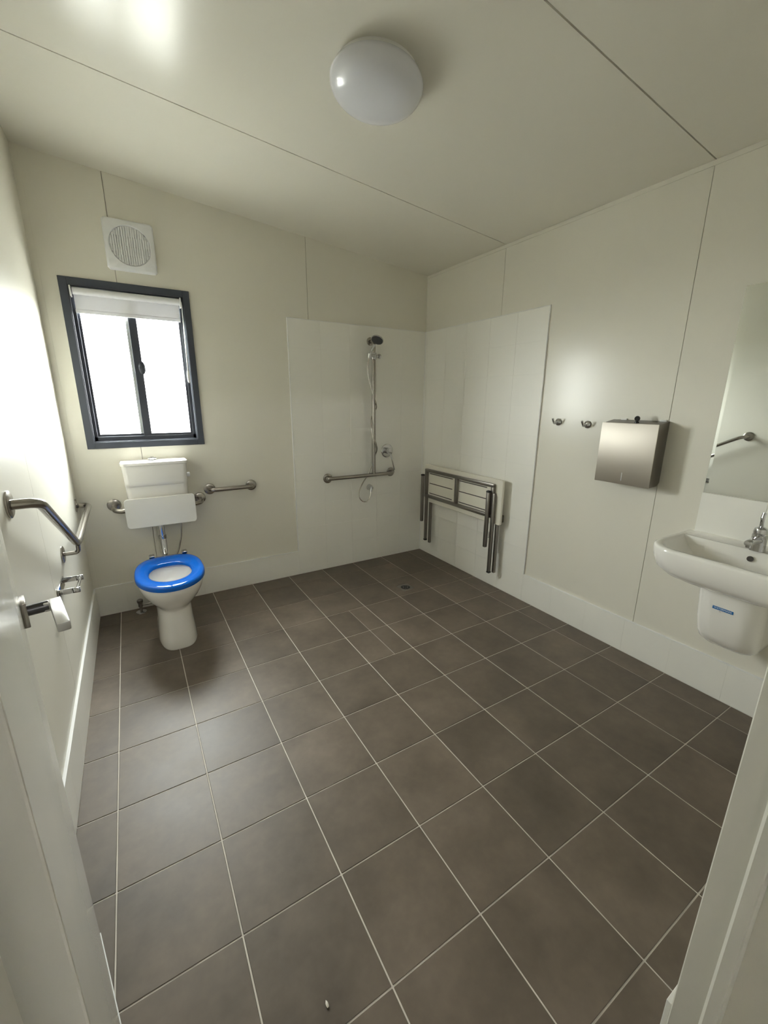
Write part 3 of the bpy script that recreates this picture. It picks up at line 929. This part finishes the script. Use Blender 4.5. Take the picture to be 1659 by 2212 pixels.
def robe_hook(y, z, label):
    t = thing('robe_hook', (XR, y, z), label, 'hook', 'robe hooks on the right wall')
    obj('base', lathe([(0, 0), (0.021, 0), (0.022, 0.006), (0.018, 0.012), (0.010, 0.016), (0, 0.017)], (XR, y, z), (-1, 0, 0), 24), m_chrome, t)
    obj('arm', tube(spline([(XR - 0.012, y, z - 0.001), (XR - 0.032, y, z - 0.006), (XR - 0.048, y, z + 0.002), (XR - 0.060, y, z + 0.022)], 5), [0.007] * 6 + [0.006] * 10, 12), m_chrome, t)
    obj('knob', lathe([(0, -0.010), (0.007, -0.008), (0.010, 0), (0.007, 0.008), (0, 0.010)], (XR - 0.036, y + 0.001, z - 0.004), (-1, 0, 0.1), 16), m_chrome, t)
    return t


robe_hook(-1.250, 1.304, 'chrome robe hook next to the shower tiling, left of the pair')
robe_hook(-1.452, 1.298, 'chrome robe hook nearer the paper towel dispenser, right of the pair')

# ------------------------------------------------------------------ paper towel dispenser
dp = thing('towel_dispenser', (XR, -1.755, 1.0), 'brushed steel paper towel dispenser on the right wall', 'dispenser')
DF = 2.452
bm = bmesh.new()
add_prism(bm, [(DF + 0.004, 1.318), (XR, 1.336), (XR, 1.022), (XR - 0.020, 1.004), (DF + 0.004, 1.000)], 1, -1.898, -1.606)
bmesh.ops.bevel(bm, geom=bm.edges[:], offset=0.0015, segments=2, affect='EDGES', profile=0.5)
obj('case', bm, m_dsteel, dp, angle=30)
bm = bmesh.new()
add_box(bm, DF, DF + 0.006, -1.900, -1.604, 0.999, 1.322, bev=0.002)
door_ = obj('front_cover', bm, m_brushed, dp)
obj('level_slot', box(DF - 0.0008, DF + 0.002, -1.7555, -1.7520, 1.018, 1.062), m_plast, door_, smooth=False)
bm = bmesh.new()
add_lathe(bm, [(0, 0), (0.011, 0), (0.011, 0.008), (0.006, 0.010), (0.006, 0.016), (0, 0.016)], (2.492, -1.768, 1.322), (0, 0, 1), 16)
add_lathe(bm, [(0, -0.006), (0.012, -0.006), (0.014, 0), (0.012, 0.006), (0, 0.006)], (2.492, -1.768, 1.346), (1, 0.2, 0), 16)
obj('key', bm, m_black, dp)
for yy in (-1.668, -1.868):
    obj('wall_tab', box(XR - 0.010, XR - 0.0005, yy - 0.016, yy + 0.016, 1.330, 1.342, bev=0.002), m_paper, dp)

# ------------------------------------------------------------------ mirror, splashback, basin, tap
mi = thing('mirror', (XR, -2.37, 1.01), 'frameless wall mirror above the basin', 'mirror')
my0, my1, mz0, mz1 = -2.645, -2.104, 1.014, 1.912
obj('glass_edge', box(XR - 0.006, XR - 0.0005, my0, my1, mz0, mz1), m_medge, mi, smooth=False)
bm = bmesh.new()
add_loft(bm, [[(XR - 0.0062, u, v) for u, v in ((my0, mz0), (my1, mz0), (my1, mz1), (my0, mz1))],
              [(XR - 0.0066, u, v) for u, v in ((my0 + 0.013, mz0 + 0.013), (my1 - 0.013, mz0 + 0.013), (my1 - 0.013, mz1 - 0.013), (my0 + 0.013, mz1 - 0.013))]])
obj('silvered_face', bm, m_mirror, mi, smooth=False)

sp = thing('tile_splashback', (XR, -2.37, 0.81), 'white tile splashback between the basin and the mirror', 'splashback')
k = -2.100
while k > -2.63:
    b = max(k - 0.25, -2.645)
    obj('splash_tile', box(XR - 0.009, XR, b + TG, k - TG, 0.806, 1.010, bev=0.0008, seg=1), m_wtile, sp, smooth=False)
    k -= 0.25

ba = thing('wash_basin', (XR, -2.37, 0.66), 'white ceramic wall basin with a half pedestal shroud', 'basin')
BYC = -2.372


def basin_ring(z, xf, hw, xb, r, n=9):
    """rounded front outline, straight back against the wall"""
    P = []
    for cx, cyy, a in ((xf + r, BYC + hw - r, 90), (xf + r, BYC - hw + r, 180)):
        for k in range(n + 1):
            t = math.radians(a + 90 * k / n)
            P.append((cx + r * math.cos(t), cyy + r * math.sin(t), z))
    P = [(xb, BYC + hw, z)] + P + [(xb, BYC - hw, z)]
    # extra points along the front for smoothness
    return P


rings = [basin_ring(0.655, 2.250, 0.175, XR, 0.10), basin_ring(0.662, 2.225, 0.205, XR, 0.11), basin_ring(0.685, 2.178, 0.255, XR, 0.12), basin_ring(0.715, 2.152, 0.285, XR, 0.125),
         basin_ring(0.760, 2.140, 0.298, XR, 0.125), basin_ring(0.800, 2.135, 0.302, XR, 0.125), basin_ring(0.811, 2.138, 0.299, XR, 0.122), basin_ring(0.815, 2.146, 0.292, XR, 0.117),
         basin_ring(0.813, 2.164, 0.276, XR - 0.10, 0.105), basin_ring(0.803, 2.174, 0.268, XR - 0.106, 0.100), basin_ring(0.770, 2.200, 0.245, XR - 0.115, 0.09), basin_ring(0.730, 2.235, 0.200, XR - 0.135, 0.08),
         basin_ring(0.712, 2.290, 0.120, XR - 0.170, 0.05)]
bo = obj('bowl', loft(rings), m_cer, ba, angle=50)
# tap ledge upstand at the wall
obj('ledge', loft([[(x, y, z) for x, y, z in basin_ring(0.8152, 2.452, 0.268, XR, 0.02)], [(x, y, z) for x, y, z in basin_ring(0.820, 2.470, 0.255, XR, 0.02)]]), m_cer, bo)
obj('overflow_shade_disc', lathe([(0, 0), (0.012, 0), (0.012, 0.003), (0.008, 0.0035), (0, 0.001)], (2.436, -2.367, 0.778), (-1, 0, 0.35), 20), m_slot, bo)  # dark disc on the bowl, shade of the opening put into its colour
sr = [basin_ring(0.672, 2.262, 0.122, XR, 0.075), basin_ring(0.60, 2.268, 0.121, XR, 0.075), basin_ring(0.50, 2.285, 0.119, XR, 0.075), basin_ring(0.43, 2.305, 0.116, XR, 0.075), basin_ring(0.395, 2.325, 0.110, XR, 0.07), basin_ring(0.375, 2.352, 0.098, XR, 0.06), basin_ring(0.366, 2.39, 0.080, XR, 0.05)]
shd = obj('shroud', loft(sr), m_cer, ba, angle=50)

# basin mixer tap
tp = thing('basin_tap', (2.47, -2.392, 0.82), 'chrome lever mixer tap on the basin ledge', 'tap')
TC = Vector((2.456, -2.374, 0.818))
tb = obj('body', lathe([(0, 0), (0.029, 0), (0.0285, 0.006), (0.027, 0.05), (0.027, 0.068), (0, 0.068)], TC, (0, 0, 1), 28), m_chrome, tp)
obj('spout', loft([[(TC.x + x, TC.y + hw * math.cos(a), TC.z + z + hh * math.sin(a)) for a in [k * math.pi / 8 for k in range(16)]]
                   for x, z, hw, hh in ((-0.005, 0.045, 0.020, 0.017), (-0.04, 0.049, 0.018, 0.014), (-0.08, 0.051, 0.0165, 0.012), (-0.112, 0.050, 0.0155, 0.011), (-0.118, 0.048, 0.013, 0.009))]), m_chrome, tp)
obj('aerator', lathe([(0, 0), (0.010, 0), (0.010, 0.012), (0, 0.012)], (TC.x - 0.104, TC.y, TC.z + 0.030), (0, 0, 1), 16), m_chrome, tp)
obj('cap', lathe([(0, 0), (0.025, 0), (0.026, 0.012), (0.022, 0.026), (0.010, 0.033), (0, 0.034)], (TC.x, TC.y, TC.z + 0.070), (-0.05, 0, 1), 28), m_chrome, tp)
obj('lever', tube(spline([(TC.x - 0.004, TC.y, TC.z + 0.098), (TC.x - 0.012, TC.y, TC.z + 0.118), (TC.x - 0.014, TC.y, TC.z + 0.140), (TC.x - 0.008, TC.y, TC.z + 0.165)], 5), [0.0045] * 5 + [0.0042] * 5 + [0.005] * 6, 10, squash=1.6), m_chrome, tp)

# ------------------------------------------------------------------ floor waste
dr = thing('floor_waste', (1.925, -0.489, 0), 'square metal floor waste with a round grate in the shower floor', 'drain')
bm = bmesh.new()
NQ = 32
sq = []
for k in range(NQ):
    a = 2 * math.pi * (k + 0.5) / NQ
    c, s = math.cos(a), math.sin(a)
    m_ = max(abs(c), abs(s))
    sq.append((c / m_, s / m_, math.cos(a), math.sin(a)))
mk = lambda f, z: [(1.925 + f(q)[0], -0.489 + f(q)[1], z) for q in sq]
add_loft(bm, [mk(lambda q: (q[0] * 0.054, q[1] * 0.054), 0.0), mk(lambda q: (q[0] * 0.053, q[1] * 0.053), 0.0022), mk(lambda q: (q[2] * 0.037, q[3] * 0.037), 0.0022), mk(lambda q: (q[2] * 0.036, q[3] * 0.036), 0.0004)])
obj('surround', bm, m_steel, dr, angle=20)
gt = obj('grate', lathe([(0, 0.0004), (0.035, 0.0004), (0.035, 0.0016), (0.030, 0.0020), (0, 0.0020)], (1.925, -0.489, 0), (0, 0, 1), 28), m_dark, dr)
for k in range(6):
    a = k * math.pi / 3
    obj('grate_bar', box(1.925 + 0.018 * math.cos(a) - 0.004, 1.925 + 0.018 * math.cos(a) + 0.004, -0.489 + 0.018 * math.sin(a) - 0.004, -0.489 + 0.018 * math.sin(a) + 0.004, 0.0018, 0.0026), m_dsteel, gt, smooth=False)

# pale chip lying on the floor
bm = bmesh.new()
bmesh.ops.create_icosphere(bm, subdivisions=2, radius=1.0)
for v in bm.verts:
    k = 1 + 0.18 * math.sin(5 * v.co.x + 3 * v.co.y)
    v.co = Vector((0.445 + v.co.x * 0.0035 * k, -2.345 + v.co.y * 0.0075 * k, 0.0028 + v.co.z * 0.0028))
tag(obj('stone_chip', bm, m_chip, origin=(0.445, -2.345, 0)), 'tiny pale stone chip lying on a dark floor tile', 'stone')

# ------------------------------------------------------------------ door frame and door leaf
trim_2 = thing('trim_2', (0.6, YF, 0), 'painted metal door frame around the open doorway', 'door frame', kind='structure')


def jamb(x, sgn, name):
    """sgn +1: right jamb (face looks to -x); -1: left jamb"""
    P = [(x + sgn * 0.055, YF + 0.010), (x + sgn * 0.002, YF + 0.010), (x, YF + 0.008), (x, YF - 0.036), (x - sgn * 0.008, YF - 0.036), (x - sgn * 0.013, YF - 0.041), (x - sgn * 0.013, YF - 0.058), (x - sgn * 0.011, YF - 0.060), (x + sgn * 0.040, YF - 0.060), (x + sgn * 0.040, YFO - 0.012), (x + sgn * 0.055, YFO - 0.012)]
    b = prism(P, 2, 0.0, DZ + 0.02)
    return obj(name, b, m_jamb, trim_2, smooth=False)


JXL, JXR = 0.142, 1.030
jamb(JXR, 1, 'jamb')
jamb(JXL, -1, 'jamb')
obj('head', box(JXL - 0.055, JXR + 0.055, YFO - 0.012, YF + 0.010, DZ - 0.03, DZ + 0.04), m_jamb, trim_2, smooth=False)
obj('weather_seal', box(JXR + 0.036, JXR + 0.0395, YF - 0.092, YF - 0.086, 0.0, DZ - 0.03), m_rubber, trim_2, smooth=False)

hinge = Vector((0.152, -2.778, 0))
lead = Vector((-0.0359, -1.900, 0))
du = (lead - hinge)
LEN = du.length
du.normalize()
dn = Vector((du.y, -du.x, 0))       # towards the room (to the right)
door = thing('door_1', hinge, 'glossy painted door leaf swung open against the left wall', 'door', kind='structure')


def leafbox(u0, u1, n0_, n1, z0, z1, bev=0.0, seg=2):
    b = box(u0, u1, n0_, n1, z0, z1, bev=bev, seg=seg)
    mt = Matrix((du, dn, Vector((0, 0, 1)))).transposed().to_4x4()
    mt.translation = hinge
    bmesh.ops.transform(b, matrix=mt, verts=b.verts)
    return b


def leafpt(u, n_, z):
    return hinge + du * u + dn * n_ + Vector((0, 0, z))


leaf = obj('leaf', leafbox(0.0, LEN, -0.038, 0.0, 0.012, 2.05, bev=0.0015, seg=2), m_door, door, smooth=False)
obj('bottom_seal', leafbox(0.01, LEN - 0.002, -0.030, 0.002, 0.004, 0.014), m_plast, leaf, smooth=False)
obj('latch_plate', leafbox(LEN - 0.001, LEN + 0.0015, -0.030, -0.008, 0.90, 1.10), m_steel, leaf, smooth=False)
HU, HZ = LEN - 0.036, 1.002
hd = obj('door_handle', leafbox(HU - 0.027, HU + 0.027, 0.0, 0.010, HZ - 0.027, HZ + 0.027, bev=0.0015), m_steel, door)
bm = bmesh.new()
add_tube(bm, [leafpt(HU, 0.008, HZ), leafpt(HU, 0.045, HZ)], 0.0115, 20)
obj('handle_neck', bm, m_neck, hd)
bm = bmesh.new()
t = leafbox(HU - 0.010, HU + 0.010, 0.036, 0.060, HZ - 0.010, HZ + 0.010, bev=0.002)
merge(bm, t)
t = leafbox(HU - 0.132, HU + 0.011, 0.046, 0.068, HZ - 0.008, HZ + 0.011, bev=0.003)
merge(bm, t)
obj('handle_lever', bm, m_lever, hd, angle=30)
for zz in (0.06, 0.74, 1.86):
    hb = bmesh.new()
    p = leafpt(-0.004, 0.006, zz)
    add_lathe(hb, [(0, 0), (0.0060, 0), (0.0060, 0.09), (0, 0.09)], p, (0, 0, 1), 14)
    obj('hinge_knuckle', hb, m_steel, door)

# ------------------------------------------------------------------ added porch behind the viewer, unseen, shaped to limit light through the door
hf = obj('floor_added_porch', box(-1.3, 3.0, -5.0, YFO, -0.12, -0.001), m_added_porch, smooth=False)
tag(hf, 'added unseen porch floor outside the bathroom door', 'floor', kind='structure')
hc = obj('ceiling_added_porch', box(-1.3, 3.0, -5.0, YFO, 2.5, 2.6), m_added_porch, smooth=False)
tag(hc, 'added unseen porch ceiling outside the bathroom door', 'ceiling', kind='structure')
for nm, a in (('wall_porch_back', (-1.3, 3.0, -5.1, -5.0, -0.1, 2.455)), ('wall_porch_left', (-1.4, -1.3, -5.1, YFO, -0.1, 2.6)), ('wall_porch_right', (3.0, 3.1, -5.1, YFO, -0.1, 2.6))):
    tag(obj(nm, box(*a), m_added_porch, smooth=False), 'added unseen porch wall outside the bathroom, ' + {'k': 'opposite the door, open above', 't': 'at one end'}[nm[-1]] + (' left of the door' if nm.endswith('left') else ' right of the door' if nm.endswith('right') else ''), 'wall', kind='structure')
bm = bmesh.new()
add_box(bm, -1.4, XL - 0.1, YFO, YFO + 0.05, -0.1, 2.6)
add_box(bm, XR + 0.1, 3.1, YFO, YFO + 0.05, -0.1, 2.6)
tag(obj('wall_added_porch_front', bm, m_added_porch, smooth=False), 'added unseen porch wall beside the bathroom', 'wall', kind='structure')

# unseen ground added outside the window to cut uplight on the ceiling
og = obj('floor_added_outside', box(-25, 25, YB + 0.12, 45, -0.45, -0.35), m_ground, smooth=False)
tag(og, 'added unseen pale ground outside the window', 'ground', kind='structure')

# ------------------------------------------------------------------ sticker with its lettering on the shroud
def shroud_x(z):
    zs = [(0.60, 2.268), (0.50, 2.285)]
    return zs[0][1] + (zs[0][1] - zs[1][1]) / (zs[0][0] - zs[1][0]) * (z - zs[0][0])


st = thing('sticker', (2.27, -2.36, 0.55), 'small blue sticker with white lettering on the basin shroud', 'sticker')
SZ, SYC = 0.579, -2.366
xf = shroud_x(SZ) - 0.0006
obj('label_band', box(xf - 0.0006, xf + 0.0008, SYC - 0.037, SYC + 0.037, SZ - 0.0068, SZ + 0.0068), m_stick, st, smooth=False)


def text_obj(txt, size, y, z, x, m, name, parent):
    cu = bpy.data.curves.new(name, 'FONT')
    cu.body = txt
    cu.size = size
    cu.align_x = 'CENTER'
    cu.align_y = 'CENTER'
    cu.extrude = 0.0002
    tmp = bpy.data.objects.new('tmp', cu)
    COL.objects.link(tmp)
    dg = bpy.context.evaluated_depsgraph_get()
    me = bpy.data.meshes.new_from_object(tmp.evaluated_get(dg))
    b = bmesh.new()
    b.from_mesh(me)
    bpy.data.objects.remove(tmp)
    bpy.data.meshes.remove(me)
    mt = Matrix(((0, 0, -1, x), (-1, 0, 0, y), (0, 1, 0, z), (0, 0, 0, 1)))
    bmesh.ops.transform(b, matrix=mt, verts=b.verts)
    return obj(name, b, m, parent, smooth=False)


text_obj('WATERMARK', 0.0107, SYC, SZ, xf - 0.0008, m_ink, 'lettering', st)
text_obj('lic', 0.008, SYC + 0.008, SZ - 0.0115, xf - 0.0008, m_ink2, 'small_print', st)
